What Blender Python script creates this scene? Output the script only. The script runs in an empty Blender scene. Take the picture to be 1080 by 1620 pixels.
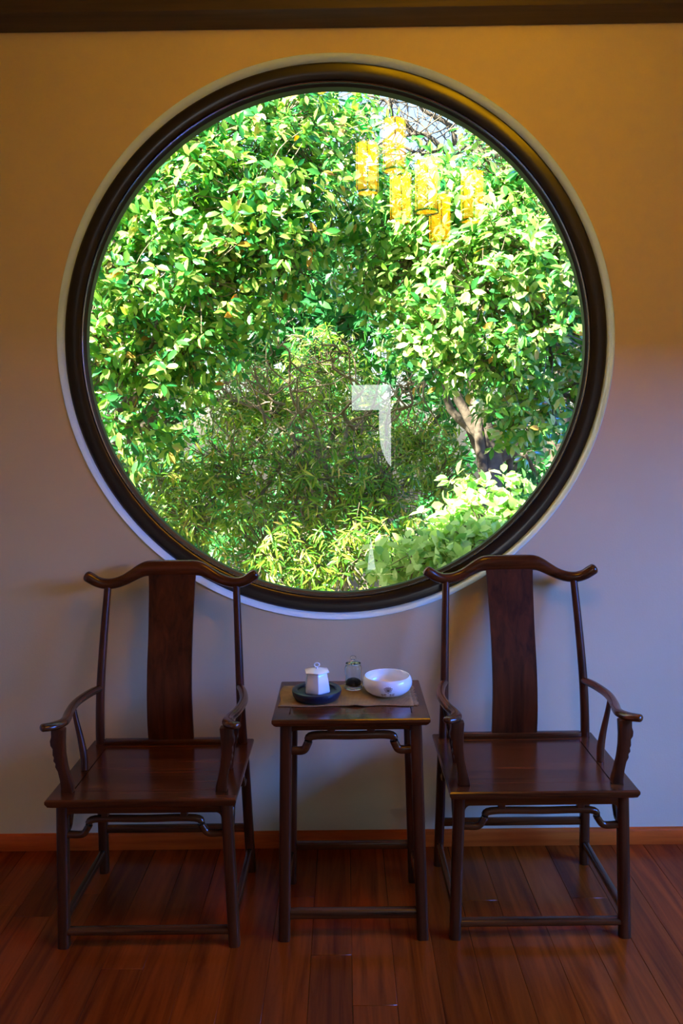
import bpy, bmesh, math, random
import numpy as np
from mathutils import Vector, Matrix

random.seed(7)
RNG = np.random.default_rng(11)
scene = bpy.context.scene
COL = scene.collection
PI = math.pi

# ------------------------------------------------------------------ camera
F_PX, EYE = 1250.0, 1.55
PITCH, ROLL, YAW = math.atan(120 / F_PX), math.radians(0.75), math.radians(-0.25)
fw = Vector((math.sin(YAW) * math.cos(PITCH), math.cos(YAW) * math.cos(PITCH), -math.sin(PITCH)))
r0 = Vector((math.cos(YAW), -math.sin(YAW), 0))
u0 = r0.cross(fw)
cam_r = r0 * math.cos(ROLL) - u0 * math.sin(ROLL)
cam_u = u0 * math.cos(ROLL) + r0 * math.sin(ROLL)
cam_data = bpy.data.cameras.new('camera')
cam = bpy.data.objects.new('camera', cam_data)
COL.objects.link(cam)
cam.matrix_world = Matrix(((cam_r.x, cam_u.x, -fw.x, 0), (cam_r.y, cam_u.y, -fw.y, 0),
                           (cam_r.z, cam_u.z, -fw.z, EYE), (0, 0, 0, 1)))
cam_data.sensor_fit = 'VERTICAL'
cam_data.sensor_height = 36.0
cam_data.lens = F_PX / 1620 * 36.0
cam_data.clip_start = 0.05
scene.camera = cam
EYE_V = Vector((0, 0, EYE))


def at(px, py, y):
    """photo pixel -> point at depth y"""
    d = fw + cam_r * ((px - 540) / F_PX) - cam_u * ((py - 810) / F_PX)
    return EYE_V + d * (y / d.y)


# ------------------------------------------------------------------ world, sun, daylight, exposure
world = bpy.data.worlds.new('world')
scene.world = world
world.use_nodes = True
wn = world.node_tree
bg = wn.nodes['Background']
sky = wn.nodes.new('ShaderNodeTexSky')
sky.sky_type = 'NISHITA'
sky.sun_disc = False
sky.sun_elevation = math.radians(48)
sky.sun_rotation = math.radians(-75)
sky.air_density = 1.0
sky.dust_density = 2.5
wn.links.new(sky.outputs[0], bg.inputs[0])
bg.inputs[1].default_value = 0.50

SUN_DIR = Vector((0.55, 0.45, -0.75)).normalized()      # direction the light travels
sun_d = bpy.data.lights.new('sun', 'SUN')
sun_d.energy = 50.0
sun_d.angle = math.radians(0.6)
sun_d.color = (1.0, 0.93, 0.76)
sun = bpy.data.objects.new('sun', sun_d)
sun.rotation_euler = SUN_DIR.to_track_quat('-Z', 'Y').to_euler()
sun.location = (-4, 2, 9)
COL.objects.link(sun)


def area(name, loc, direction, sx, sy, radiance, color):
    d = bpy.data.lights.new(name, 'AREA')
    d.shape = 'RECTANGLE'
    d.size, d.size_y = sx, sy
    d.energy = radiance * sx * sy * PI
    d.color = color
    o = bpy.data.objects.new(name, d)
    o.location = loc
    o.rotation_euler = Vector(direction).to_track_quat('-Z', 'Y').to_euler()
    COL.objects.link(o)
    return o


# daylight standing in the two other windows of the room
area('daylight_side_window', (3.3, 1.25, 2.30), (-2.8, 1.0, -1.9), 2.2, 1.3, 80.0, (0.05, 0.20, 1.0))
area('daylight_rear_window', (0.28, -2.62, 1.15), (0, 1, -0.1), 0.9, 2.6, 8.0, (0.92, 0.90, 0.95))

vs = scene.view_settings
vs.view_transform = 'Standard'
vs.look = 'None'
vs.exposure = 0.0
vs.gamma = 1.0
vs.use_curve_mapping = False


# ------------------------------------------------------------------ materials
def new_mat(name):
    m = bpy.data.materials.new(name)
    m.use_nodes = True
    nt = m.node_tree
    return m, nt, nt.nodes['Principled BSDF']


def N(nt, t, **kw):
    n = nt.nodes.new(t)
    for k, v in kw.items():
        setattr(n, k, v)
    return n


def ramp(nt, stops):
    r = nt.nodes.new('ShaderNodeValToRGB')
    els = r.color_ramp.elements
    while len(els) < len(stops):
        els.new(0.5)
    for e, (p, c) in zip(els, stops):
        e.position = p
        e.color = (*c, 1)
    return r


def plain(name, col, rough=0.5, bump=0.0, bscale=80, var=0.0, vscale=6, **kw):
    m, nt, p = new_mat(name)
    p.inputs['Base Color'].default_value = (*col, 1)
    p.inputs['Roughness'].default_value = rough
    for k, v in kw.items():
        p.inputs[k.replace('_', ' ')].default_value = v
    tc = N(nt, 'ShaderNodeTexCoord')
    if var:
        nz = N(nt, 'ShaderNodeTexNoise')
        nz.inputs['Scale'].default_value = vscale
        nz.inputs['Detail'].default_value = 5
        nt.links.new(tc.outputs['Object'], nz.inputs['Vector'])
        rp = ramp(nt, [(0.3, tuple(c * (1 - var) for c in col)), (0.7, tuple(min(1, c * (1 + var)) for c in col))])
        nt.links.new(nz.outputs[0], rp.inputs[0])
        nt.links.new(rp.outputs[0], p.inputs['Base Color'])
    if bump:
        nb = N(nt, 'ShaderNodeTexNoise')
        nb.inputs['Scale'].default_value = bscale
        nb.inputs['Detail'].default_value = 4
        nt.links.new(tc.outputs['Object'], nb.inputs['Vector'])
        b = N(nt, 'ShaderNodeBump')
        b.inputs['Strength'].default_value = bump
        b.inputs['Distance'].default_value = 0.01
        nt.links.new(nb.outputs[0], b.inputs['Height'])
        nt.links.new(b.outputs[0], p.inputs['Normal'])
    return m


def wood(name, axis, dark, light, rough=0.3, coat=0.25, per_object=0.0, scale=1.0, bump=0.05, spec=0.5):
    """grain runs along axis 0/1/2 of the object's own space"""
    m, nt, p = new_mat(name)
    tc = N(nt, 'ShaderNodeTexCoord')
    mp = N(nt, 'ShaderNodeMapping')
    s = [38 * scale] * 3
    s[axis] = 2.2 * scale
    mp.inputs['Scale'].default_value = s
    oi = N(nt, 'ShaderNodeObjectInfo')
    sc = N(nt, 'ShaderNodeVectorMath', operation='SCALE')
    sc.inputs[0].default_value = (37, 53, 71)
    nt.links.new(oi.outputs['Random'], sc.inputs['Scale'])
    nt.links.new(tc.outputs['Object'], mp.inputs['Vector'])
    nt.links.new(sc.outputs[0], mp.inputs['Location'])
    nz = N(nt, 'ShaderNodeTexNoise')
    nz.inputs['Scale'].default_value = 1.0
    nz.inputs['Detail'].default_value = 7
    nz.inputs['Roughness'].default_value = 0.62
    nz.inputs['Distortion'].default_value = 0.6
    nt.links.new(mp.outputs[0], nz.inputs['Vector'])
    mid = tuple((a + b) / 2 for a, b in zip(dark, light))
    rp = ramp(nt, [(0.28, dark), (0.5, mid), (0.75, light)])
    nt.links.new(nz.outputs[0], rp.inputs[0])
    out = rp.outputs[0]
    if per_object:
        hs = N(nt, 'ShaderNodeHueSaturation')
        mr = N(nt, 'ShaderNodeMapRange')
        mr.inputs['To Min'].default_value = 1 - per_object
        mr.inputs['To Max'].default_value = 1 + per_object
        nt.links.new(oi.outputs['Random'], mr.inputs['Value'])
        nt.links.new(mr.outputs[0], hs.inputs['Value'])
        nt.links.new(out, hs.inputs['Color'])
        out = hs.outputs[0]
    nt.links.new(out, p.inputs['Base Color'])
    p.inputs['Roughness'].default_value = rough
    p.inputs['Coat Weight'].default_value = coat
    p.inputs['Specular IOR Level'].default_value = spec
    p.inputs['Coat Roughness'].default_value = 0.12
    b = N(nt, 'ShaderNodeBump')
    b.inputs['Strength'].default_value = bump
    b.inputs['Distance'].default_value = 0.004
    nt.links.new(nz.outputs[0], b.inputs['Height'])
    nt.links.new(b.outputs[0], p.inputs['Normal'])
    return m


RD, RL = (0.020, 0.0042, 0.0010), (0.150, 0.036, 0.007)
WX = wood('rosewood_x', 0, RD, RL, rough=0.22, coat=0.2, spec=0.35)
WY = wood('rosewood_y', 1, RD, RL, rough=0.26, coat=0.3, spec=0.4)
WZ = wood('rosewood_z', 2, RD, (0.115, 0.026, 0.005), rough=0.36, coat=0.0, spec=0.25)
M_FLOOR = wood('floor_planks', 1, (0.115, 0.013, 0.0008), (0.36, 0.050, 0.003), rough=0.22, coat=0.0, spec=0.22, per_object=0.28, scale=0.7)
M_BASE = wood('baseboard_wood', 0, (0.42, 0.050, 0.003), (0.72, 0.125, 0.010), rough=0.4, coat=0.0, spec=0.2)
M_BEAM = wood('beam_wood', 0, (0.040, 0.026, 0.018), (0.075, 0.048, 0.032), rough=0.6, coat=0.0)
M_SUBFLOOR = plain('plank_joint', (0.06, 0.014, 0.005), 0.8)
M_WALL = plain('wall_plaster', (0.72, 0.60, 0.35), 0.85, bump=0.06, bscale=160, var=0.03, vscale=3)
M_OUTER = plain('outer_render', (0.55, 0.53, 0.50), 0.9, bump=0.1, bscale=60)
M_TRIM = plain('pale_trim', (0.70, 0.95, 1.0), 0.3, var=0.03)
M_FRAME = wood('black_lacquer', 0, (0.005, 0.0045, 0.005), (0.016, 0.010, 0.008), rough=0.30, coat=0.3, scale=0.6, spec=0.4)
M_BEAD = plain('bead_metal', (0.55, 0.60, 0.70), 0.22, Metallic=1.0)
M_GASKET = plain('gasket', (0.01, 0.012, 0.018), 0.4)
M_CERAMIC = plain('white_ceramic', (0.92, 0.93, 0.93), 0.12, var=0.02, Coat_Weight=0.5)
M_SLATE = plain('ink_blue_slate', (0.010, 0.017, 0.036), 0.32, bump=0.08, bscale=220, var=0.3, vscale=30)
M_INK = plain('brown_ink', (0.10, 0.055, 0.035), 0.6, var=0.2)
M_TEA = plain('dry_tea', (0.025, 0.018, 0.012), 0.8, bump=0.5, bscale=300, var=0.5, vscale=120)
M_BARK = plain('bark', (0.11, 0.085, 0.062), 0.9, bump=0.8, bscale=25, var=0.45, vscale=14)
M_TWIG = plain('twig_bark', (0.14, 0.11, 0.075), 0.85, var=0.4, vscale=9)
M_SOIL = plain('soil', (0.09, 0.075, 0.045), 0.95, bump=0.7, bscale=12, var=0.5, vscale=5)
M_MASK = plain('dark_mask', (0.03, 0.022, 0.018), 0.9, var=0.04, vscale=15)
M_CORD = plain('lamp_cord', (0.02, 0.015, 0.01), 0.6)
M_GILT = plain('lamp_frame_wood', (0.07, 0.03, 0.012), 0.4, var=0.3, vscale=20)


def make_mat_cloth():
    m, nt, p = new_mat('woven_mat')
    tc = N(nt, 'ShaderNodeTexCoord')
    w1 = N(nt, 'ShaderNodeTexWave', wave_type='BANDS', bands_direction='X')
    w1.inputs['Scale'].default_value = 130
    w1.inputs['Distortion'].default_value = 1.5
    w2 = N(nt, 'ShaderNodeTexNoise')
    w2.inputs['Scale'].default_value = 45
    nt.links.new(tc.outputs['Object'], w1.inputs['Vector'])
    nt.links.new(tc.outputs['Object'], w2.inputs['Vector'])
    mx = N(nt, 'ShaderNodeMath', operation='MULTIPLY')
    nt.links.new(w1.outputs[1], mx.inputs[0])
    nt.links.new(w2.outputs[0], mx.inputs[1])
    rp = ramp(nt, [(0.05, (0.24, 0.115, 0.030)), (0.6, (0.52, 0.28, 0.080))])
    nt.links.new(mx.outputs[0], rp.inputs[0])
    nt.links.new(rp.outputs[0], p.inputs['Base Color'])
    p.inputs['Roughness'].default_value = 0.75
    b = N(nt, 'ShaderNodeBump')
    b.inputs['Strength'].default_value = 0.5
    b.inputs['Distance'].default_value = 0.002
    nt.links.new(w1.outputs[1], b.inputs['Height'])
    nt.links.new(b.outputs[0], p.inputs['Normal'])
    return m


M_MAT = make_mat_cloth()


def make_pane():
    m, nt, p = new_mat('window_glass')
    nt.nodes.remove(p)
    out = nt.nodes['Material Output']
    tr = N(nt, 'ShaderNodeBsdfTransparent')
    tr.inputs[0].default_value = (0.97, 0.99, 0.985, 1)
    gl = N(nt, 'ShaderNodeBsdfGlossy')
    gl.inputs['Roughness'].default_value = 0.0
    lw = N(nt, 'ShaderNodeLayerWeight')
    lw.inputs[0].default_value = 0.5
    pw = N(nt, 'ShaderNodeMath', operation='POWER')
    pw.inputs[1].default_value = 5
    nt.links.new(lw.outputs['Facing'], pw.inputs[0])
    ma = N(nt, 'ShaderNodeMath', operation='MULTIPLY_ADD')
    ma.inputs[1].default_value = 0.9
    ma.inputs[2].default_value = 0.043
    nt.links.new(pw.outputs[0], ma.inputs[0])
    mx = N(nt, 'ShaderNodeMixShader')
    nt.links.new(ma.outputs[0], mx.inputs[0])
    nt.links.new(tr.outputs[0], mx.inputs[1])
    nt.links.new(gl.outputs[0], mx.inputs[2])
    nt.links.new(mx.outputs[0], out.inputs[0])
    return m


M_PANE = make_pane()
M_JAR = plain('jar_glass', (0.93, 0.97, 0.98), 0.02, Transmission_Weight=1.0, IOR=1.45)


def make_lantern():
    m, nt, p = new_mat('lantern_paper_lit')
    p.inputs['Base Color'].default_value = (0.7, 0.5, 0.2, 1)
    tc = N(nt, 'ShaderNodeTexCoord')
    nz = N(nt, 'ShaderNodeTexNoise')
    nz.inputs['Scale'].default_value = 30
    nt.links.new(tc.outputs['Object'], nz.inputs['Vector'])
    rp = ramp(nt, [(0.3, (1.0, 0.46, 0.0)), (0.7, (1.0, 0.49, 0.004))])
    nt.links.new(nz.outputs[0], rp.inputs[0])
    nt.links.new(rp.outputs[0], p.inputs['Emission Color'])
    # the bulb sits near the top of the paper
    sx = N(nt, 'ShaderNodeSeparateXYZ')
    nt.links.new(tc.outputs['Object'], sx.inputs[0])
    mr = N(nt, 'ShaderNodeMapRange')
    mr.inputs['From Max'].default_value = 0.26
    mr.inputs['To Min'].default_value = 8.5
    mr.inputs['To Max'].default_value = 27.0
    nt.links.new(sx.outputs['Z'], mr.inputs['Value'])
    nt.links.new(mr.outputs[0], p.inputs['Emission Strength'])
    return m


M_LANTERN = make_lantern()


def make_leaf(name, stops, trans=0.45, rough=0.35, tr_gain=1.5):
    m, nt, p = new_mat(name)
    out = nt.nodes['Material Output']
    ge = N(nt, 'ShaderNodeNewGeometry')
    oi = N(nt, 'ShaderNodeObjectInfo')
    ad = N(nt, 'ShaderNodeMath', operation='ADD')
    nt.links.new(ge.outputs['Random Per Island'], ad.inputs[0])
    nt.links.new(oi.outputs['Random'], ad.inputs[1])
    fr = N(nt, 'ShaderNodeMath', operation='FRACT')
    nt.links.new(ad.outputs[0], fr.inputs[0])
    rp = ramp(nt, stops)
    nt.links.new(fr.outputs[0], rp.inputs[0])
    nt.links.new(rp.outputs[0], p.inputs['Base Color'])
    p.inputs['Roughness'].default_value = rough
    tl = N(nt, 'ShaderNodeBsdfTranslucent')
    hs = N(nt, 'ShaderNodeHueSaturation')
    hs.inputs['Value'].default_value = tr_gain
    hs.inputs['Saturation'].default_value = 1.1
    hs.inputs['Hue'].default_value = 0.485
    nt.links.new(rp.outputs[0], hs.inputs['Color'])
    nt.links.new(hs.outputs[0], tl.inputs[0])
    mx = N(nt, 'ShaderNodeMixShader')
    mx.inputs[0].default_value = trans
    nt.links.new(p.outputs[0], mx.inputs[1])
    nt.links.new(tl.outputs[0], mx.inputs[2])
    nt.links.new(mx.outputs[0], out.inputs[0])
    return m


L_BROAD = make_leaf('leaf_broad', [(0.0, (0.015, 0.15, 0.05)), (0.35, (0.06, 0.29, 0.05)), (0.65, (0.22, 0.46, 0.06)), (0.96, (0.52, 0.62, 0.20)), (1.0, (0.60, 0.26, 0.04))], 0.36, 0.26, 1.35)
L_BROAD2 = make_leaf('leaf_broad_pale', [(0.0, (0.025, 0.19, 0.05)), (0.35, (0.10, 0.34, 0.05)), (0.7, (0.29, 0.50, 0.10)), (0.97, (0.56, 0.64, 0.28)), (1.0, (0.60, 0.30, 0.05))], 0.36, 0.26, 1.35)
L_FINE = make_leaf('leaf_narrow', [(0.0, (0.04, 0.15, 0.02)), (0.5, (0.12, 0.29, 0.03)), (0.9, (0.34, 0.44, 0.06)), (1.0, (0.46, 0.36, 0.10))])
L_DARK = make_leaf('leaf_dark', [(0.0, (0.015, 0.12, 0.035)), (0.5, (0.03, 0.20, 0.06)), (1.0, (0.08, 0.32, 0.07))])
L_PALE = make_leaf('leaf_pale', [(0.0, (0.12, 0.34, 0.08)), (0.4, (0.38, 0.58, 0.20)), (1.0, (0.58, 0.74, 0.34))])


# ------------------------------------------------------------------ mesh helpers
def link(name, mesh, mat, parent=None):
    o = bpy.data.objects.new(name, mesh)
    COL.objects.link(o)
    if mat and not mesh.materials:
        mesh.materials.append(mat)
    if parent:
        o.parent = parent
    return o


def tag(o, label=None, cat=None, group=None, kind=None):
    if label: o['label'] = label
    if cat: o['category'] = cat
    if group: o['group'] = group
    if kind: o['kind'] = kind
    return o


def empty(name, loc=(0, 0, 0), rz=0.0):
    o = bpy.data.objects.new(name, None)
    o.empty_display_size = 0.1
    o.location = loc
    o.rotation_euler = (0, 0, rz)
    COL.objects.link(o)
    return o


def thing(name, label, cat, loc=(0, 0, 0), rz=0.0, group=None):
    return tag(empty(name, loc, rz), label, cat, group)


def mesh_from(name, verts, faces, smooth=False, autoangle=None):
    me = bpy.data.meshes.new(name)
    me.from_pydata([tuple(v) for v in verts], [], [tuple(f) for f in faces])
    me.update()
    bm = bmesh.new()
    bm.from_mesh(me)
    bmesh.ops.recalc_face_normals(bm, faces=bm.faces)
    bm.to_mesh(me)
    bm.free()
    if smooth:
        me.shade_smooth()
        if autoangle:
            me.set_sharp_from_angle(angle=math.radians(autoangle))
    return me


def box_mesh(name, x0, x1, y0, y1, z0, z1, bev=0.0, seg=2):
    bm = bmesh.new()
    bmesh.ops.create_cube(bm, size=1)
    for v in bm.verts:
        v.co = Vector(((x0 + x1) / 2 + v.co.x * (x1 - x0), (y0 + y1) / 2 + v.co.y * (y1 - y0), (z0 + z1) / 2 + v.co.z * (z1 - z0)))
    if bev:
        bmesh.ops.bevel(bm, geom=list(bm.edges), offset=bev, segments=seg, affect='EDGES', profile=0.5)
    me = bpy.data.meshes.new(name)
    bm.to_mesh(me)
    bm.free()
    if bev:
        me.shade_smooth()
        me.set_sharp_from_angle(angle=math.radians(40))
    return me


def box(name, x0, x1, y0, y1, z0, z1, mat, parent=None, bev=0.0, seg=2):
    return link(name, box_mesh(name, x0, x1, y0, y1, z0, z1, bev, seg), mat, parent)


def catmull(pts, n):
    """pts: rows of any width; returns n*(len-1)+1 smooth rows"""
    P = np.array(pts, float)
    P = np.vstack([2 * P[0] - P[1], P, 2 * P[-1] - P[-2]])
    out = []
    for i in range(1, len(P) - 2):
        a, b, c, d = P[i - 1], P[i], P[i + 1], P[i + 2]
        for k in range(n):
            t = k / n
            out.append(0.5 * ((2 * b) + (-a + c) * t + (2 * a - 5 * b + 4 * c - d) * t * t + (-a + 3 * b - 3 * c + d) * t ** 3))
    out.append(P[-2])
    return np.array(out)


def sweep_mesh(name, rows, up=(0, 1, 0), n=12, sq=1.0, smooth_n=4, cap_round=True):
    """rows (x,y,z,ra,rb): ra along the side direction, rb along 'up'. sq<1 gives squarish sections."""
    R = catmull(rows, smooth_n) if smooth_n > 1 else np.array(rows, float)
    if cap_round:      # round the two ends
        d0 = R[0, :3] - R[1, :3]; d0 /= np.linalg.norm(d0)
        d1 = R[-1, :3] - R[-2, :3]; d1 /= np.linalg.norm(d1)
        def cap(r, d):
            k = min(r[3], r[4])
            res = []
            for a, s in ((0.45, 0.89), (0.8, 0.6), (0.95, 0.3)):
                q = r.copy(); q[:3] += d * k * a * 0.7; q[3:] *= s
                res.append(q)
            return res
        R = np.vstack([cap(R[0], d0)[::-1], R, cap(R[-1], d1)])
    m = len(R)
    U = np.array(up, float)
    verts, faces = [], []
    for i in range(m):
        t = R[min(i + 1, m - 1), :3] - R[max(i - 1, 0), :3]
        t /= np.linalg.norm(t)
        u = U - t * (U @ t)
        u /= np.linalg.norm(u)
        s = np.cross(t, u)
        for k in range(n):
            a = 2 * PI * (k + 0.5) / n
            c, sn = math.cos(a), math.sin(a)
            c = math.copysign(abs(c) ** sq, c)
            sn = math.copysign(abs(sn) ** sq, sn)
            verts.append(R[i, :3] + s * c * R[i, 3] + u * sn * R[i, 4])
    for i in range(m - 1):
        for k in range(n):
            faces.append((i * n + k, i * n + (k + 1) % n, (i + 1) * n + (k + 1) % n, (i + 1) * n + k))
    faces.append(tuple(range(n)))
    faces.append(tuple((m - 1) * n + k for k in range(n)))
    return mesh_from(name, verts, faces, True, 50)


def sweep(name, rows, mat, parent=None, **kw):
    return link(name, sweep_mesh(name, rows, **kw), mat, parent)


def lathe_mesh(name, prof, n=48, closed=False, angle=35):
    """prof: (r,z) rows"""
    verts, faces = [], []
    m = len(prof)
    for r, z in prof:
        for k in range(n):
            a = 2 * PI * k / n
            verts.append((r * math.cos(a), r * math.sin(a), z))
    for i in range(m if closed else m - 1):
        j = (i + 1) % m
        for k in range(n):
            faces.append((i * n + k, i * n + (k + 1) % n, j * n + (k + 1) % n, j * n + k))
    me = bpy.data.meshes.new(name)
    me.from_pydata(verts, [], faces)
    bm = bmesh.new()
    bm.from_mesh(me)
    bmesh.ops.remove_doubles(bm, verts=bm.verts, dist=1e-6)
    bmesh.ops.recalc_face_normals(bm, faces=bm.faces)
    bm.to_mesh(me)
    bm.free()
    me.shade_smooth()
    me.set_sharp_from_angle(angle=math.radians(angle))
    return me


def lathe(name, prof, mat, parent=None, n=48, closed=False, angle=35):
    return link(name, lathe_mesh(name, prof, n, closed, angle), mat, parent)


def extrude_mesh(name, poly, axis, a0, a1, bev=0.0):
    """poly: 2D outline. axis 1: (x,z) outline extruded in y; axis 0: (y,z) in x; axis 2: (x,y) in z"""
    def p3(p, a):
        return {0: (a, p[0], p[1]), 1: (p[0], a, p[1]), 2: (p[0], p[1], a)}[axis]
    n = len(poly)
    verts = [p3(p, a0) for p in poly] + [p3(p, a1) for p in poly]
    faces = [tuple(range(n)), tuple(range(n, 2 * n))] + [(i, (i + 1) % n, n + (i + 1) % n, n + i) for i in range(n)]
    me = mesh_from(name, verts, faces)
    if bev:
        bm = bmesh.new()
        bm.from_mesh(me)
        es = [e for e in bm.edges if len(e.link_faces) == 2 and e.calc_face_angle(0) > 0.6]
        bmesh.ops.bevel(bm, geom=es, offset=bev, segments=2, affect='EDGES', profile=0.5)
        bm.to_mesh(me)
        bm.free()
    me.shade_smooth()
    me.set_sharp_from_angle(angle=math.radians(35))
    return me


def extrude(name, poly, axis, a0, a1, mat, parent=None, bev=0.0):
    return link(name, extrude_mesh(name, poly, axis, a0, a1, bev), mat, parent)


def ring_y(name, prof, cx, cz, mat, parent=None, n=160, closed=True, angle=40):
    """ring around a horizontal axis along y; prof rows (r, y)"""
    verts, faces = [], []
    m = len(prof)
    for r, y in prof:
        for k in range(n):
            a = 2 * PI * k / n
            verts.append((cx + r * math.cos(a), y, cz + r * math.sin(a)))
    for i in range(m if closed else m - 1):
        j = (i + 1) % m
        for k in range(n):
            faces.append((i * n + k, i * n + (k + 1) % n, j * n + (k + 1) % n, j * n + k))
    return link(name, mesh_from(name, verts, faces, True, angle), mat, parent)


def copy_tree(o, parent=None):
    c = o.copy()
    COL.objects.link(c)
    c.parent = parent
    for ch in list(o.children):
        copy_tree(ch, c)
    return c


# ------------------------------------------------------------------ the room
D = 2.87                       # face of the window wall
WT = 0.20                      # its thickness
XL, XR, YB, CEIL = -1.75, 2.1, -2.3, 3.5
CX, CZ, RO = -0.026, 1.872, 0.992      # round opening


def wall_with_round_hole():
    n = 160
    angs = sorted([2 * PI * k / n for k in range(n)] + [math.atan2(z - CZ, x - CX) % (2 * PI) for x in (XL - 0.2, XR + 0.2) for z in (-0.1, CEIL + 0.1)])
    def edge(a):
        c, s = math.cos(a), math.sin(a)
        ts = []
        if abs(c) > 1e-9: ts.append(((XR + 0.2 if c > 0 else XL - 0.2) - CX) / c)
        if abs(s) > 1e-9: ts.append(((CEIL + 0.1 if s > 0 else -0.1) - CZ) / s)
        t = min(ts)
        return CX + c * t, CZ + s * t
    loops = []
    for kind in range(4):
        lp = []
        for a in angs:
            ex, ez = edge(a)
            ix, iz = CX + RO * math.cos(a), CZ + RO * math.sin(a)
            lp.append([(ex, D, ez), (ix, D, iz), (ix, D + WT, iz), (ex, D + WT, ez)][kind])
        loops.append(lp)
    m = len(angs)
    verts = sum(loops, [])
    faces = []
    for a in range(4):
        b = (a + 1) % 4
        for k in range(m):
            faces.append((a * m + k, a * m + (k + 1) % m, b * m + (k + 1) % m, b * m + k))
    me = mesh_from('wall_front', verts, faces)
    return link('wall_front', me, M_WALL)


tag(wall_with_round_hole(), 'plastered wall pierced by the big round window', kind='structure')

# floor: dark bed with single planks on it
fl = box('floor', XL, XR, YB, D, -0.12, -0.012, M_SUBFLOOR)
tag(fl, 'glossy red-brown plank floor', kind='structure')
PW = 0.1228
plank_meshes = {}
x = 0.0 - PW * 15 + 0.004
ci = 0
while x < XR:
    xa, xb = max(x, XL), min(x + PW, XR)
    if xb - xa > 0.02:
        y = YB - random.uniform(0, 1.0)
        while y < D:
            L = random.choice((0.91, 1.06, 1.21))
            if D - (y + L) < 0.30: L = D - y + 0.0001
            ya, yb = max(y, YB), min(y + L, D)
            if yb - ya > 0.05:
                key = (round(xb - xa, 3), round(yb - ya, 3))
                if key not in plank_meshes:
                    w, l = key
                    plank_meshes[key] = box_mesh('plank', 0.0003, w - 0.0003, 0.0003, l - 0.0003, -0.016, 0.0, 0.0010, 1)
                p = link('plank', plank_meshes[key], M_FLOOR, fl)
                p.location = (xa, ya, random.uniform(-0.0004, 0.0))
            y += L
    x += PW
    ci += 1

tag(box('ceiling', XL - 0.2, XR + 0.2, YB - 0.2, D + 0.2, CEIL, CEIL + 0.10, M_BEAM), 'dark timber ceiling', kind='structure')
tag(box('wall_left', XL - 0.2, XL, YB - 0.2, D, -0.1, CEIL, M_WALL), 'plain plastered side wall', kind='structure')


def holed_wall(name, axis, pos, thick, a0, a1, h, m):
    """four strips around one opening h=(a_lo,a_hi,z_lo,z_hi), joined as one wall"""
    verts, faces = [], []
    for (u0, u1, z0, z1) in ((a0, h[0], -0.1, CEIL), (h[1], a1, -0.1, CEIL), (h[0], h[1], -0.1, h[2]), (h[0], h[1], h[3], CEIL)):
        b = len(verts)
        for p in (pos, pos + thick):
            for (u, z) in ((u0, z0), (u1, z0), (u1, z1), (u0, z1)):
                verts.append((p, u, z) if axis == 0 else (u, p, z))
        faces += [tuple(b + i for i in f) for f in ((0, 1, 2, 3), (4, 5, 6, 7), (0, 1, 5, 4), (1, 2, 6, 5), (2, 3, 7, 6), (3, 0, 4, 7))]
    return link(name, mesh_from(name, verts, faces), m)


SW = (0.25, 2.15, 0.25, 1.85)         # side window opening y0 y1 z0 z1
BW = (0.05, 0.525, 0.10, 2.11)         # rear glazed door opening x0 x1 z0 z1
tag(holed_wall('wall_right', 0, XR, 0.2, YB - 0.2, D, SW, M_WALL), 'plastered side wall with a tall window', kind='structure')
tag(holed_wall('wall_back', 1, YB - 0.2, 0.2, XL - 0.2, XR + 0.2, BW, M_WALL), 'plastered wall facing the round window', kind='structure')


def square_window(name, label, axis, pos, h, cols, rows):
    t = tag(empty(name, (pos, (h[0] + h[1]) / 2, h[2]) if axis == 0 else ((h[0] + h[1]) / 2, pos, h[2])), label, kind='structure')
    W, H = h[1] - h[0], h[3] - h[2]
    f = 0.035
    def b(n, u0, u1, z0, z1, d0, d1, m):
        if axis == 0: return box(n, d0, d1, u0, u1, z0, z1, m, t, 0.003, 1)
        return box(n, u0, u1, d0, d1, z0, z1, m, t, 0.003, 1)
    b('frame', -W / 2, -W / 2 + f, 0, H, -0.03, 0.03, M_FRAME)
    b('frame', W / 2 - f, W / 2, 0, H, -0.03, 0.03, M_FRAME)
    b('frame', -W / 2 + f, W / 2 - f, 0, f, -0.03, 0.03, M_FRAME)
    b('frame', -W / 2 + f, W / 2 - f, H - f, H, -0.03, 0.03, M_FRAME)
    for i in range(1, cols):
        u = -W / 2 + W * i / cols
        b('mullion', u - 0.012, u + 0.012, f, H - f, -0.015, 0.015, M_FRAME)
    for i in range(cols):
        u0 = -W / 2 + W * i / cols + (f if i == 0 else 0.012)
        u1 = -W / 2 + W * (i + 1) / cols - (f if i == cols - 1 else 0.012)
        b('pane', u0, u1, f, H - f, -0.003, 0.003, M_PANE)
    return t


square_window('window_2', 'tall side window with slim dark mullions', 0, XR + 0.08, SW, 3, 1)
square_window('door_1', 'narrow glazed rear door mirrored in the round glass', 1, YB - 0.08, BW, 1, 1)

# beam along the top of the window wall, and the baseboard
tag(box('trim_1', XL, XR, D - 0.13, D, 2.948, 3.20, M_BEAM, bev=0.006), 'dark timber beam across the top of the wall', kind='structure')
bb = extrude('baseboard_front', [(D, 0.0), (D - 0.016, 0.0), (D - 0.016, 0.050), (D - 0.012, 0.058), (D - 0.004, 0.062), (D, 0.062)], 0, XL, XR, M_BASE)
tag(bb, 'red-brown wooden baseboard along the window wall', kind='structure')

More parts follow.
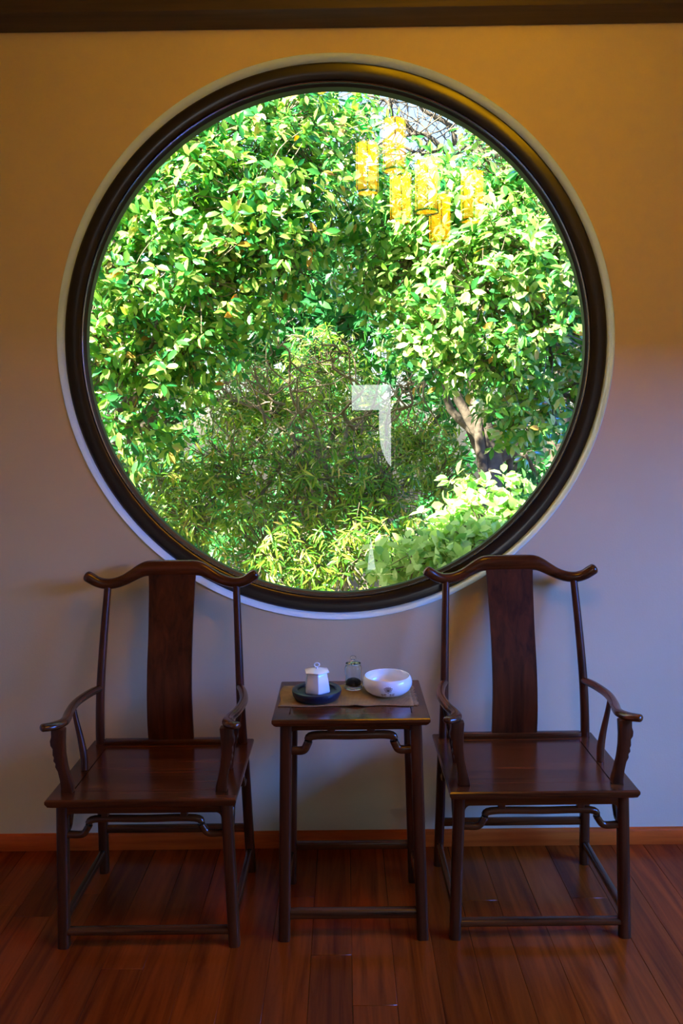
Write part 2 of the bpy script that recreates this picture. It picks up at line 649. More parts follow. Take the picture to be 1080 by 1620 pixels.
# the round window
win = tag(empty('window_1', (0, 0, 0)), 'large round window with a black lacquered frame and pale rim', kind='structure')
ring_y('rim', [(RO - 0.001, D - 0.003), (RO + 0.003, D - 0.005), (RO + 0.005, D - 0.002), (RO + 0.002, D + 0.004), (RO - 0.0005, D + 0.01),
               (RO - 0.0005, D + 0.04), (RO - 0.018, D + 0.04), (RO - 0.0165, D + 0.022), (RO - 0.009, D + 0.005)], CX, CZ, M_TRIM, win)
R1 = RO - 0.016
ring_y('frame', [(R1 + 0.012, D + 0.034), (R1 - 0.001, D + 0.021), (R1 - 0.006, D + 0.018), (R1 - 0.026, D + 0.020), (R1 - 0.050, D + 0.027), (R1 - 0.054, D + 0.030),
                 (R1 - 0.056, D + 0.036), (R1 - 0.057, D + 0.05), (R1 - 0.058, D + 0.12), (R1 + 0.012, D + 0.12)], CX, CZ, M_FRAME, win, angle=28)
R2 = R1 - 0.057
ring_y('bead', [(R2 + 0.001, D + 0.032), (R2 - 0.002, D + 0.029), (R2 - 0.005, D + 0.032), (R2 - 0.005, D + 0.06), (R2 + 0.001, D + 0.06)], CX, CZ, M_BEAD, win)
ring_y('gasket', [(R2 - 0.004, D + 0.044), (R2 - 0.013, D + 0.050), (R2 - 0.014, D + 0.075), (R2 - 0.004, D + 0.075)], CX, CZ, M_GASKET, win)
ring_y('pane', [(0.0001, D + 0.074), (R2 - 0.006, D + 0.074), (R2 - 0.006, D + 0.080), (0.0001, D + 0.080)], CX, CZ, M_PANE, win, closed=False)


# ------------------------------------------------------------------ armchairs
def fillet_apron(half, ztop, zbot, r, drop):
    """outline (x,z) of a rail with small curved brackets at both ends"""
    pts = [(-half, ztop), (half, ztop), (half, zbot - drop)]
    for k in range(7):
        a = k / 6 * PI / 2
        pts.append((half - r + r * math.cos(a), zbot - drop + drop * math.sin(a)))
    for k in range(7):
        a = PI / 2 - k / 6 * PI / 2
        pts.append((-half + r - r * math.cos(a), zbot - drop + drop * math.sin(a)))
    pts.append((-half, zbot - drop))
    out = []
    for p in pts:
        if not out or (abs(p[0] - out[-1][0]) + abs(p[1] - out[-1][1])) > 1e-6:
            out.append(p)
    return out


def hump_rows(half, flat_end, rise_end, zlow, zhigh, r, along, other):
    """humpback stretcher path; along 0: runs in x at y=other; along 1: runs in y at x=other, centred at 0"""
    us = [(-half, zlow), (-flat_end, zlow), ((-flat_end - rise_end) / 2, (zlow + zhigh) / 2), (-rise_end, zhigh), (0, zhigh),
          (rise_end, zhigh), ((flat_end + rise_end) / 2, (zlow + zhigh) / 2), (flat_end, zlow), (half, zlow)]
    return us


def make_chair(label):
    t = thing('armchair', label, 'chair', group='pair of yoke-back armchairs')
    # seat
    sx, y0, y1, zt = 0.284, -0.045, 0.425, 0.487
    bar = 0.062
    fr = []
    bm = bmesh.new()
    me = bpy.data.meshes.new('seat')
    # frame ring with moulded outer edge
    prof = [(0.0, zt), (0.0, zt)]
    def rect(ox, ya, yb, z):
        return [(-ox, ya, z), (ox, ya, z), (ox, yb, z), (-ox, yb, z)]
    loops = [rect(sx - bar, y0 + bar, y1 - bar, zt - 0.02), rect(sx - bar, y0 + bar, y1 - bar, zt - 0.001), rect(sx - bar - 0.001, y0 + bar - 0.001, y1 - bar + 0.001, zt),
             rect(sx - 0.004, y0 + 0.004, y1 - 0.004, zt), rect(sx, y0, y1, zt - 0.004), rect(sx, y0, y1, zt - 0.012),
             rect(sx - 0.006, y0 + 0.006, y1 - 0.006, zt - 0.024), rect(sx - 0.016, y0 + 0.016, y1 - 0.016, zt - 0.030), rect(sx - bar, y0 + bar, y1 - bar, zt - 0.030)]
    verts = sum(loops, [])
    faces = []
    m = len(loops)
    for i in range(m):
        j = (i + 1) % m
        for k in range(4):
            faces.append((i * 4 + k, i * 4 + (k + 1) % 4, j * 4 + (k + 1) % 4, j * 4 + k))
    bm.free()
    seat = link('seat', mesh_from('seat', verts, faces, True, 30), WX, t)
    box('seat_panel', -(sx - bar - 0.0025), sx - bar - 0.0025, y0 + bar + 0.0025, y1 - bar - 0.0025, zt - 0.018, zt - 0.0015, WX, seat, 0.0012, 1)
    box('seat_rail', -0.235, 0.235, 0.378, 0.400, zt, zt + 0.017, WX, t, 0.003)
    zl = zt - 0.028
    for s in (-1, 1):
        # legs below the seat, splayed a little
        sweep('leg', [(s * 0.262, 0.0, 0.0, 0.0175, 0.0175), (s * 0.248, 0.006, zl, 0.0175, 0.0175)], WZ, t, n=16, sq=0.6, smooth_n=3, cap_round=False)
        sweep('leg', [(s * 0.264, 0.418, 0.0, 0.0165, 0.0165), (s * 0.252, 0.392, zl, 0.0165, 0.0165)], WZ, t, n=16, sq=0.6, smooth_n=3, cap_round=False)
        # back post above the seat
        sweep('back_post', [(s * 0.251, 0.390, zt - 0.02, 0.0155, 0.0155), (s * 0.247, 0.388, 0.58, 0.015, 0.015), (s * 0.243, 0.400, 0.70, 0.0145, 0.0145),
                            (s * 0.236, 0.438, 0.87, 0.0135, 0.0135), (s * 0.228, 0.480, 1.032, 0.0125, 0.0125)], WZ, t, n=14, cap_round=False)
        # armrest: bows out, comes in over the arm post, flicks out at the tip
        sweep('armrest', [(s * 0.243, 0.396, 0.686, 0.0125, 0.0125), (s * 0.262, 0.33, 0.688, 0.0135, 0.0135), (s * 0.276, 0.24, 0.687, 0.014, 0.0135), (s * 0.268, 0.15, 0.686, 0.0145, 0.0135),
                          (s * 0.254, 0.085, 0.688, 0.015, 0.013), (s * 0.252, 0.04, 0.692, 0.0165, 0.013), (s * 0.266, 0.004, 0.696, 0.0185, 0.0125), (s * 0.288, -0.016, 0.699, 0.0165, 0.0115)],
              WY, t, up=(0, 0, 1), n=14, smooth_n=5)
        # arm post with a carved outer edge
        inner = [(0.233, 0.686), (0.236, 0.640), (0.236, 0.606), (0.232, 0.568), (0.224, 0.530), (0.217, 0.505), (0.215, 0.486)]
        outer = [(0.251, 0.486), (0.251, 0.505), (0.253, 0.530), (0.258, 0.556), (0.265, 0.570), (0.263, 0.580), (0.270, 0.588), (0.267, 0.600), (0.271, 0.606), (0.270, 0.626),
                 (0.276, 0.636), (0.277, 0.650), (0.273, 0.662), (0.272, 0.686)]
        poly = [(s * a, b) for a, b in inner + outer]
        extrude('arm_post', poly, 1, 0.000, 0.028, WZ, t, 0.004)
        # slim curved support midway
        sweep('arm_support', [(s * 0.270, 0.200, 0.680, 0.0075, 0.0075), (s * 0.262, 0.196, 0.640, 0.0085, 0.0085), (s * 0.248, 0.190, 0.580, 0.0105, 0.0105), (s * 0.238, 0.182, 0.530, 0.0125, 0.0125),
                              (s * 0.234, 0.172, 0.486, 0.0115, 0.0115)], WZ, t, n=12, cap_round=False)
        # side rail, side hump and low side stretcher
        yc, hl = 0.199, 0.183
        poly = [(yc + a, b) for a, b in fillet_apron(hl, 0.460, 0.426, 0.02, 0.024)]
        extrude('apron', poly, 0, s * 0.250 - 0.008, s * 0.250 + 0.008, WY, t, 0.002)
        us = hump_rows(hl + 0.004, 0.145, 0.105, 0.356, 0.407, 0.01, 1, 0)
        h = sweep('hump_stretcher', [(s * 0.252, yc + u, z, 0.0105, 0.0105) for u, z in us], WY, t, up=(1, 0, 0), n=12, sq=0.8, cap_round=False)
        for q in (-0.07, 0.07):
            box('strut', s * 0.251 - 0.008, s * 0.251 + 0.008, yc + q - 0.009, yc + q + 0.009, 0.414, 0.428, WZ, h, 0.002, 1)
        sweep('foot_stretcher', [(s * 0.261, 0.004, 0.080, 0.011, 0.013), (s * 0.262, 0.412, 0.080, 0.011, 0.013)], WY, t, up=(0, 0, 1), n=12, sq=0.6, cap_round=False)
    # front and rear rails
    extrude('apron', fillet_apron(0.233, 0.460, 0.426, 0.016, 0.020), 1, -0.006, 0.012, WX, t, 0.002)
    extrude('apron', fillet_apron(0.237, 0.460, 0.426, 0.016, 0.020), 1, 0.386, 0.402, WX, t, 0.002)
    us = hump_rows(0.238, 0.192, 0.152, 0.358, 0.405, 0.011, 0, 0)
    h = sweep('hump_stretcher', [(u, 0.004, z, 0.011, 0.0105) for u, z in us], WX, t, up=(0, 0, 1), n=12, sq=0.8, smooth_n=6, cap_round=False)
    for q in (-0.12, 0.12):
        box('strut', q - 0.011, q + 0.011, -0.004, 0.012, 0.413, 0.428, WZ, h, 0.002, 1)
    sweep('foot_stretcher', [(-0.250, 0.000, 0.050, 0.014, 0.011), (0.250, 0.000, 0.050, 0.014, 0.011)], WX, t, up=(0, 0, 1), n=12, sq=0.6, cap_round=False)
    sweep('foot_stretcher', [(-0.252, 0.410, 0.165, 0.011, 0.014), (0.252, 0.410, 0.165, 0.011, 0.014)], WX, t, up=(0, 0, 1), n=12, sq=0.6, cap_round=False)
    # splat: gently S-curved board
    zs = [(zt + 0.0, 0.389, 0.079), (0.56, 0.380, 0.079), (0.66, 0.380, 0.0775), (0.76, 0.398, 0.077), (0.86, 0.428, 0.077), (0.95, 0.456, 0.079), (1.02, 0.478, 0.081), (1.085, 0.494, 0.084)]
    rows = catmull(zs, 4)
    verts, faces = [], []
    for z, y, w in rows:
        verts += [(-w, y - 0.006, z), (w, y - 0.006, z), (w, y + 0.006, z), (-w, y + 0.006, z)]
    for i in range(len(rows) - 1):
        for k in range(4):
            faces.append((i * 4 + k, i * 4 + (k + 1) % 4, i * 4 + 4 + (k + 1) % 4, i * 4 + 4 + k))
    faces += [(0, 1, 2, 3), tuple(len(verts) - 4 + k for k in range(4))]
    link('splat', mesh_from('splat', verts, faces, True, 40), WZ, t)
    # crest rail: flat headrest, dipping shoulders, upturned ends
    half = [(0.0, 0.494, 1.091, 0.028, 0.018), (0.045, 0.494, 1.091, 0.028, 0.018), (0.085, 0.493, 1.090, 0.0275, 0.0175), (0.110, 0.492, 1.083, 0.0245, 0.017), (0.138, 0.490, 1.068, 0.0215, 0.0165),
            (0.170, 0.487, 1.051, 0.0195, 0.0165), (0.205, 0.483, 1.040, 0.0190, 0.0165), (0.238, 0.479, 1.039, 0.0190, 0.017), (0.264, 0.475, 1.047, 0.0192, 0.0175), (0.284, 0.472, 1.060, 0.0200, 0.018), (0.296, 0.470, 1.068, 0.0195, 0.0175)]
    rows = [(-a, b, c, d, e) for a, b, c, d, e in half[:0:-1]] + half
    sweep('crest_rail', rows, WX, t, up=(0, 1, 0), n=18, smooth_n=4)
    return t


chair = make_chair('dark rosewood yoke-back armchair on the side of the white bowl')
chair.location = (0.586, 2.312, 0)
other = copy_tree(chair)
other['label'] = 'dark rosewood yoke-back armchair on the side of the round slate tray'
other.location = (-0.617, 2.288, 0)


# ------------------------------------------------------------------ tea table
TX, TY, TZ = 0.010, 2.283, 0.710
tb = thing('tea_table', 'small dark rosewood tea table between the two armchairs', 'table', (TX, TY, 0))
hw, dp = 0.237, 0.375
b = 0.05
rect = lambda o, z: [(-hw + o, o, z), (hw - o, o, z), (hw - o, dp - o, z), (-hw + o, dp - o, z)]
loops = [rect(b, TZ - 0.018), rect(b, TZ - 0.001), rect(b - 0.001, TZ), rect(0.003, TZ), rect(0, TZ - 0.003), rect(0, TZ - 0.011), rect(0.006, TZ - 0.020), rect(0.012, TZ - 0.025), rect(b, TZ - 0.025)]
verts = sum(loops, [])
faces = []
for i in range(len(loops)):
    j = (i + 1) % len(loops)
    for k in range(4):
        faces.append((i * 4 + k, i * 4 + (k + 1) % 4, j * 4 + (k + 1) % 4, j * 4 + k))
top = link('table_top', mesh_from('table_top', verts, faces, True, 30), WX, tb)
box('top_panel', -hw + b + 0.002, hw - b - 0.002, b + 0.002, dp - b - 0.002, TZ - 0.016, TZ - 0.001, WX, top, 0.001, 1)
zl = TZ - 0.023
YF, YR = 0.040, dp - 0.040
for s in (-1, 1):
    for (ya, yb) in ((YF - 0.010, YF), (YR + 0.010, YR)):
        sweep('leg', [(s * 0.214, ya, 0, 0.018, 0.018), (s * 0.196, yb, zl, 0.018, 0.018)], WZ, tb, n=16, sq=0.45, smooth_n=3, cap_round=False)
    yc, hl = (YF + YR) / 2, (YR - YF) / 2 - 0.012
    extrude('apron', [(yc + a, c) for a, c in fillet_apron(hl, 0.687, 0.665, 0.012, 0.014)], 0, s * 0.197 - 0.008, s * 0.197 + 0.008, WY, tb, 0.002)
    us = hump_rows(hl, 0.100, 0.072, 0.600, 0.646, 0.011, 1, 0)
    sweep('hump_stretcher', [(s * 0.198, yc + u, z, 0.011, 0.0115) for u, z in us], WY, tb, up=(1, 0, 0), n=12, sq=0.8, cap_round=False)
    sweep('foot_stretcher', [(s * 0.211, YF - 0.005, 0.108, 0.010, 0.013), (s * 0.211, YR + 0.005, 0.108, 0.010, 0.013)], WY, tb, up=(0, 0, 1), n=12, sq=0.5, cap_round=False)
for y in (YF, YR):
    extrude('apron', fillet_apron(0.182, 0.687, 0.665, 0.012, 0.014), 1, y - 0.008, y + 0.008, WX, tb, 0.002)
    us = hump_rows(0.184, 0.146, 0.116, 0.601, 0.646, 0.011, 0, 0)
    h = sweep('hump_stretcher', [(u, y, z, 0.011, 0.0125) for u, z in us], WX, tb, up=(0, 0, 1), n=12, sq=0.7, smooth_n=6, cap_round=False)
    for q in (-0.06, 0.06):
        box('strut', q - 0.012, q + 0.012, y - 0.008, y + 0.008, 0.655, 0.667, WZ, h, 0.002, 1)
sweep('foot_stretcher', [(-0.204, YF - 0.008, 0.082, 0.013, 0.015), (0.204, YF - 0.008, 0.082, 0.013, 0.015)], WX, tb, up=(0, 0, 1), n=12, sq=0.5, cap_round=False)
sweep('foot_stretcher', [(-0.203, YR + 0.007, 0.135, 0.011, 0.014), (0.203, YR + 0.007, 0.135, 0.011, 0.014)], WX, tb, up=(0, 0, 1), n=12, sq=0.5, cap_round=False)


# ------------------------------------------------------------------ things on the table
mat_root = thing('woven_mat', 'tan woven mat with a fringed end lying on the tea table', 'mat', (0.0, 2.50, TZ + 0.0002))
NX, NY = 44, 22
mw, mdp = 0.424, 0.205
vt, fc = [], []
for layer in (1, 0):
    for j in range(NY + 1):
        for i in range(NX + 1):
            u, v = i / NX, j / NY
            xx = -0.217 + mw * u
            yy = -0.103 + mdp * v
            # wavy cut edges and a few soft ripples
            yy += 0.004 * math.sin(u * 17 + 1) * (1 - v) - 0.003 * math.sin(u * 9) * v
            xx += 0.004 * math.sin(v * 7) * (1 - u)
            rip = 0.0012 + (0.005 * math.exp(-((u - 0.57) / 0.05) ** 2) * max(0, 1 - v * 4))
            vt.append((xx, yy, rip + (0.0016 if layer else -0.0012)))
n1 = (NX + 1) * (NY + 1)
for j in range(NY):
    for i in range(NX):
        a = j * (NX + 1) + i
        fc.append((a, a + 1, a + NX + 2, a + NX + 1))
        fc.append((n1 + a, n1 + a + NX + 1, n1 + a + NX + 2, n1 + a + 1))
border = [i for i in range(NX + 1)] + [j * (NX + 1) + NX for j in range(1, NY + 1)] + [NY * (NX + 1) + i for i in range(NX - 1, -1, -1)] + [j * (NX + 1) for j in range(NY - 1, 0, -1)]
for k in range(len(border)):
    a, c = border[k], border[(k + 1) % len(border)]
    fc.append((a, c, n1 + c, n1 + a))
link('cloth', mesh_from('cloth', vt, fc, True), M_MAT, mat_root)
vt, fc = [], []
for k in range(52):           # fringe threads at the end
    y = -0.100 + 0.196 * k / 51 + random.uniform(-0.001, 0.001)
    x0, L = 0.206, random.uniform(0.012, 0.019)
    dy = random.uniform(-0.004, 0.004)
    bi = len(vt)
    for (xx, yy, z) in ((x0, y, 0.0022), (x0 + L * 0.6, y + dy * 0.5, 0.0024), (x0 + L, y + dy, 0.0012)):
        vt += [(xx, yy - 0.0011, z - 0.001), (xx, yy + 0.0011, z - 0.001), (xx, yy, z + 0.0009)]
    for s_ in (0, 3):
        for q in range(3):
            fc.append((bi + s_ + q, bi + s_ + (q + 1) % 3, bi + s_ + 3 + (q + 1) % 3, bi + s_ + 3 + q))
    fc += [(bi, bi + 1, bi + 2), (bi + 6, bi + 7, bi + 8)]
tag(link('fringe', mesh_from('fringe', vt, fc), M_MAT, mat_root), kind='stuff')

MZ = TZ + 0.0032
# round slate tray
tray = thing('tea_tray', 'round ink-blue slate tray with a sunken middle on the mat', 'tray', (-0.098, 2.470, MZ))
lathe('body', [(0.0001, 0.0), (0.064, 0.0), (0.070, 0.003), (0.077, 0.015), (0.0795, 0.026), (0.0785, 0.031), (0.075, 0.033), (0.065, 0.0325), (0.062, 0.030), (0.061, 0.024), (0.0001, 0.024)], M_SLATE, tray, 64)
# faceted pot on the tray
PZ = MZ + 0.0242
pot = thing('lidded_pot', 'white faceted porcelain pot with flat lid and ring knob', 'pot', (-0.096, 2.462, PZ), math.radians(8))
pot.scale = (1.13, 1.13, 1.13)


def facet_lathe(name, prof, n, mat, parent, bev=0.0015):
    verts, faces = [], []
    for r, z in prof:
        for k in range(n):
            a = 2 * PI * (k + 0.5) / n
            verts.append((r * math.cos(a), r * math.sin(a), z))
    m = len(prof)
    for i in range(m - 1):
        for k in range(n):
            faces.append((i * n + k, i * n + (k + 1) % n, (i + 1) * n + (k + 1) % n, (i + 1) * n + k))
    faces += [tuple(range(n)), tuple((m - 1) * n + k for k in range(n))]
    me = mesh_from(name, verts, faces)
    bm = bmesh.new(); bm.from_mesh(me)
    bmesh.ops.bevel(bm, geom=[e for e in bm.edges if e.calc_face_angle(0) > 0.5], offset=bev, segments=2, affect='EDGES', profile=0.5)
    bm.to_mesh(me); bm.free()
    me.shade_smooth(); me.set_sharp_from_angle(angle=math.radians(30))
    return link(name, me, mat, parent)


facet_lathe('body', [(0.036, 0.0), (0.0395, 0.004), (0.0365, 0.028), (0.031, 0.056)], 6, M_CERAMIC, pot)
lid = facet_lathe('lid', [(0.030, 0.0563), (0.0385, 0.059), (0.0375, 0.062), (0.012, 0.0675)], 6, M_CERAMIC, pot, 0.001)
lathe('knob', [(0.0045 + 0.0, 0.066), (0.003, 0.0695), (0.0028, 0.072)], M_CERAMIC, lid, 12)
vt, fc = [], []
for i in range(24):
    a = 2 * PI * i / 24
    for k in range(8):
        q = 2 * PI * k / 8
        r = 0.0072 + 0.0021 * math.cos(q)
        vt.append((r * math.cos(a), 0.0021 * math.sin(q), 0.0775 + r * 0.8 * math.sin(a)))
        fc.append((i * 8 + k, i * 8 + (k + 1) % 8, ((i + 1) % 24) * 8 + (k + 1) % 8, ((i + 1) % 24) * 8 + k))
link('ring', mesh_from('ring', vt, fc, True), M_CERAMIC, lid)

# glass jar
jar = thing('glass_jar', 'small clear glass jar with stopper and dark tea inside', 'jar', (0.021, 2.566, MZ))
lathe('body', [(0.0001, 0.0), (0.029, 0.0), (0.031, 0.002), (0.031, 0.005), (0.0285, 0.008), (0.0285, 0.070), (0.026, 0.078), (0.0225, 0.080), (0.0225, 0.083), (0.0205, 0.083), (0.0205, 0.079),
               (0.0235, 0.076), (0.0262, 0.069), (0.0262, 0.010), (0.0001, 0.009)], M_JAR, jar, 48)
lathe('ring', [(0.0290, 0.011), (0.0308, 0.012), (0.0308, 0.014), (0.0290, 0.015)], M_JAR, jar, 48, closed=True)
st = lathe('stopper', [(0.0001, 0.0835), (0.0245, 0.0835), (0.0255, 0.086), (0.022, 0.0885), (0.009, 0.090), (0.006, 0.093), (0.0075, 0.097), (0.0105, 0.102), (0.0098, 0.107), (0.005, 0.1105), (0.0001, 0.111)], M_JAR, jar, 36)
lathe('tea_fill', [(0.0001, 0.0105), (0.0255, 0.0105), (0.0258, 0.024), (0.020, 0.030), (0.011, 0.034), (0.0001, 0.033)], M_TEA, jar, 36)

# white bowl with a printed mark
bowl = thing('porcelain_bowl', 'wide white porcelain bowl with small brown lotus mark on the mat', 'bowl', (0.131, 2.508, MZ))
prof_out = [(0.0001, 0.0), (0.042, 0.0), (0.046, 0.002), (0.062, 0.008), (0.074, 0.019), (0.0805, 0.034), (0.0805, 0.044), (0.0775, 0.054), (0.0735, 0.0605)]
lathe('body', prof_out + [(0.0722, 0.0617), (0.0708, 0.0605), (0.0745, 0.053), (0.0775, 0.043), (0.0772, 0.034), (0.071, 0.021), (0.060, 0.012), (0.042, 0.006), (0.0001, 0.005)], M_CERAMIC, bowl, 72, angle=60)


def bowl_r(z):
    zs = [p[1] for p in prof_out]
    rs = [p[0] for p in prof_out]
    return float(np.interp(z, zs, rs)) + 0.0004


def mark(name, strokes, th0):
    """each stroke: (list of (s,z), width); s is arc length along the bowl"""
    vt, fc = [], []
    for pts, w in strokes:
        w *= 1.35
        P = catmull([(a * 1.4, 0.0255 + (c - 0.0255) * 1.3) for a, c in pts], 4)
        b0 = len(vt)
        for i, p in enumerate(P):
            t = P[min(i + 1, len(P) - 1)] - P[max(i - 1, 0)]
            t /= (np.linalg.norm(t) + 1e-9)
            nrm = np.array((-t[1], t[0])) * w / 2 * (0.35 + 0.65 * math.sin(PI * (i + 0.5) / len(P)))
            for q in (p + nrm, p - nrm):
                r = bowl_r(q[1])
                th = th0 + q[0] / 0.08
                vt.append((r * math.cos(th), r * math.sin(th), q[1]))
        for i in range(len(P) - 1):
            fc.append((b0 + 2 * i, b0 + 2 * i + 1, b0 + 2 * i + 3, b0 + 2 * i + 2))
    return link(name, mesh_from(name, vt, fc), M_INK, bowl)


TH = -PI / 2 - 0.02
petals = []
for a in (-0.9, -0.45, 0.0, 0.45, 0.9):
    for s in (-1, 1):
        tip = (math.sin(a) * 0.012, 0.031 + math.cos(a) * 0.012)
        mid = (math.sin(a) * 0.006 + s * 0.0028 * math.cos(a), 0.031 + math.cos(a) * 0.006 - s * 0.0028 * math.sin(a))
        petals.append(([(0.0, 0.030), mid, tip], 0.0012))
petals += [([(-0.008, 0.0295), (0.0, 0.0275), (0.008, 0.0295)], 0.0013), ([(0, 0.0275), (0.0005, 0.024)], 0.001)]
mark('lotus_mark', petals, TH)
for k, s0 in enumerate((-0.015, -0.0075, 0.0055, 0.013)):
    g = 0.0032
    z = 0.0195 + 0.0006 * (k % 2)
    strokes = [([(s0 - g, z + g), (s0 + g, z + g)], 0.001), ([(s0, z + g * 1.3), (s0 - 0.0004, z - g)], 0.001), ([(s0 - g, z), (s0 + g, z + 0.0004)], 0.0009),
               ([(s0 - g * 0.8, z - g), (s0 + g * 0.9, z - g)], 0.001)]
    if k % 2: strokes.append(([(s0 - g, z + g), (s0 - g, z - g)], 0.0009))
    else: strokes.append(([(s0, z), (s0 + g, z - g * 0.8)], 0.0009))
    mark('character_mark', strokes, TH)


# ------------------------------------------------------------------ lit paper lanterns hanging in front of the wall, seen mirrored in the glass
def make_lantern_thing():
    t = thing('pendant_lantern', 'lit yellow paper cylinder lantern hanging from the dark ceiling', 'lantern', group='lanterns mirrored in the round window')
    H, r = 0.26, 0.062
    lathe('shade', [(r * 0.98, 0.0), (r, 0.004), (r, H - 0.004), (r * 0.98, H)], M_LANTERN, t, 32)
    for z in (0.0, H):
        lathe('hoop', [(r + 0.002, z - 0.005), (r + 0.004, z), (r + 0.002, z + 0.005), (r - 0.003, z + 0.005), (r - 0.003, z - 0.005)], M_GILT, t, 32, closed=True)
    for k in range(6):
        a = PI / 6 + k * PI / 3
        cx, cy = (r + 0.002) * math.cos(a), (r + 0.002) * math.sin(a)
        box('rib', cx - 0.002, cx + 0.002, cy - 0.002, cy + 0.002, 0.0, H, M_GILT, t)
    lathe('cap', [(0.0001, H + 0.03), (0.02, H + 0.026), (r, H + 0.005), (0.0001, H + 0.005)], M_GILT, t, 24)
    return t


lan0 = None
lantern_labels = {581: 'lit yellow paper lantern hanging apart at the slate tray end of the cluster', 624: 'lit yellow paper lantern hung highest of the mirrored cluster',
                  634: 'lit yellow paper lantern hanging just under the highest one', 675: 'lit yellow paper lantern hanging just above the lowest one',
                  696: 'lit yellow paper lantern hung lowest of the mirrored cluster', 747: 'lit yellow paper lantern hanging apart at the white bowl end of the cluster'}
for (px, py, yv) in ((581, 305, 4.50), (624, 270, 4.38), (634, 350, 4.64), (675, 335, 4.36), (696, 385, 4.62), (747, 350, 4.48)):
    p = at(px, py, yv)
    y_real = 2 * (D + 0.074) - yv
    if lan0 is None:
        lan0 = make_lantern_thing(); o = lan0
    else:
        o = copy_tree(lan0)
        for ch in list(o.children):
            if ch.name.startswith('cord'):
                bpy.data.objects.remove(ch)
    o.location = (p.x, y_real, p.z)
    o['label'] = lantern_labels[px]
for o in [o for o in list(COL.objects) if o.name.startswith('pendant_lantern')]:
    L = CEIL - o.location.z
    sweep('cord', [(0, 0, 0.285, 0.003, 0.003), (0, 0, L, 0.003, 0.003)], M_CORD, o, n=6, smooth_n=1, cap_round=False)


# ------------------------------------------------------------------ added curtain for a person's silhouette, rear door (shapes its mirrored light)
mask_root = thing('silhouette_mask', 'added dark brown curtain on the glazed rear door, mirrored in the round window', 'mask', (0.0, YB + 0.03, 0.0))


def mask_panel(left, right, z0, z1):
    """left(z), right(z) give the two side edges"""
    vt, fc = [], []
    NZ_, NC = 40, 30
    for side in (0, 1):
        for i in range(NZ_ + 1):
            z = z0 + (z1 - z0) * i / NZ_
            for k in range(NC + 1):
                u = k / NC
                vt.append((left(z) + (right(z) - left(z)) * u, 0.006 * math.sin(u * 22) + (0.003 if side else 0.0), z))
    n1 = (NZ_ + 1) * (NC + 1)
    for i in range(NZ_):
        for k in range(NC):
            a = i * (NC + 1) + k
            fc.append((a, a + 1, a + NC + 2, a + NC + 1))
            fc.append((n1 + a, n1 + a + NC + 1, n1 + a + NC + 2, n1 + a + 1))
    link('cloth', mesh_from('cloth', vt, fc, True), M_MASK, mask_root)


slit = lambda z: 0.045 * max(0.0, (0.58 - z) / 0.42)
mask_panel(lambda z: 0.02, lambda z: 0.272 - slit(z), 0.12, 1.80)
edge_hi = lambda z: 0.36 + 0.165 * min(1.0, max(0.0, (1.80 - z) / 0.62)) ** 4
mask_panel(lambda z: 0.258 + slit(z) * 1.2, edge_hi, 0.12, 1.80)
sweep('rod', [(0.0, 0.0, 1.806, 0.006, 0.006), (0.36, 0.0, 1.806, 0.006, 0.006)], M_GILT, mask_root, n=10, smooth_n=2)


# ------------------------------------------------------------------ garden outside the round window
GZ = -0.25
gv, gf = [], []
G = 36
for j in range(G + 1):
    for i in range(G + 1):
        x_, y_ = -9 + 18 * i / G, 3.3 + 13 * j / G
        gv.append((x_, y_, GZ + 0.06 * math.sin(x_ * 2.1 + y_) + 0.05 * math.sin(y_ * 3.3 - x_) + RNG.normal(0, 0.015)))
for j in range(G):
    for i in range(G):
        a = j * (G + 1) + i
        gf.append((a, a + 1, a + G + 2, a + G + 1))
tag(link('garden_ground', mesh_from('garden_ground', gv, gf, True), M_SOIL), 'bare brown soil under the garden trees', kind='structure')

LEAF_V = {}
LEAF_F = [(0, 6, 1), (0, 2, 6), (6, 7, 3, 1), (2, 4, 7, 6), (7, 5, 3), (4, 5, 7)]


def leaf_template(width, fold=0.10, droop=0.16):
    w = width / 2
    return np.array([(0, 0, 0), (0.30, w * 0.86, fold * w * 2), (0.30, -w * 0.86, fold * w * 2), (0.66, w * 0.9, fold * w * 2 - droop * 0.35), (0.66, -w * 0.9, fold * w * 2 - droop * 0.35),
                     (1.0, 0, -droop), (0.30, 0, 0), (0.66, 0, -droop * 0.35)], float)


def frames(dirs, ups):
    """rotation matrices (n,3,3) with columns x=dir, y, z~up"""
    x = dirs / np.linalg.norm(dirs, axis=1, keepdims=True)
    y = np.cross(ups, x)
    y /= np.linalg.norm(y, axis=1, keepdims=True) + 1e-9
    z = np.cross(x, y)
    return np.stack([x, y, z], axis=2)


CAMP = np.array((0, 0, EYE))
WINC = np.array((CX, D + 0.07, CZ))


def in_window(P, margin=0.0):
    t = (D + 0.07) / P[:, 1]
    q = P * t[:, None] + CAMP * (1 - t[:, None])
    return np.hypot(q[:, 0] - CX, q[:, 2] - CZ) < (0.905 + margin)


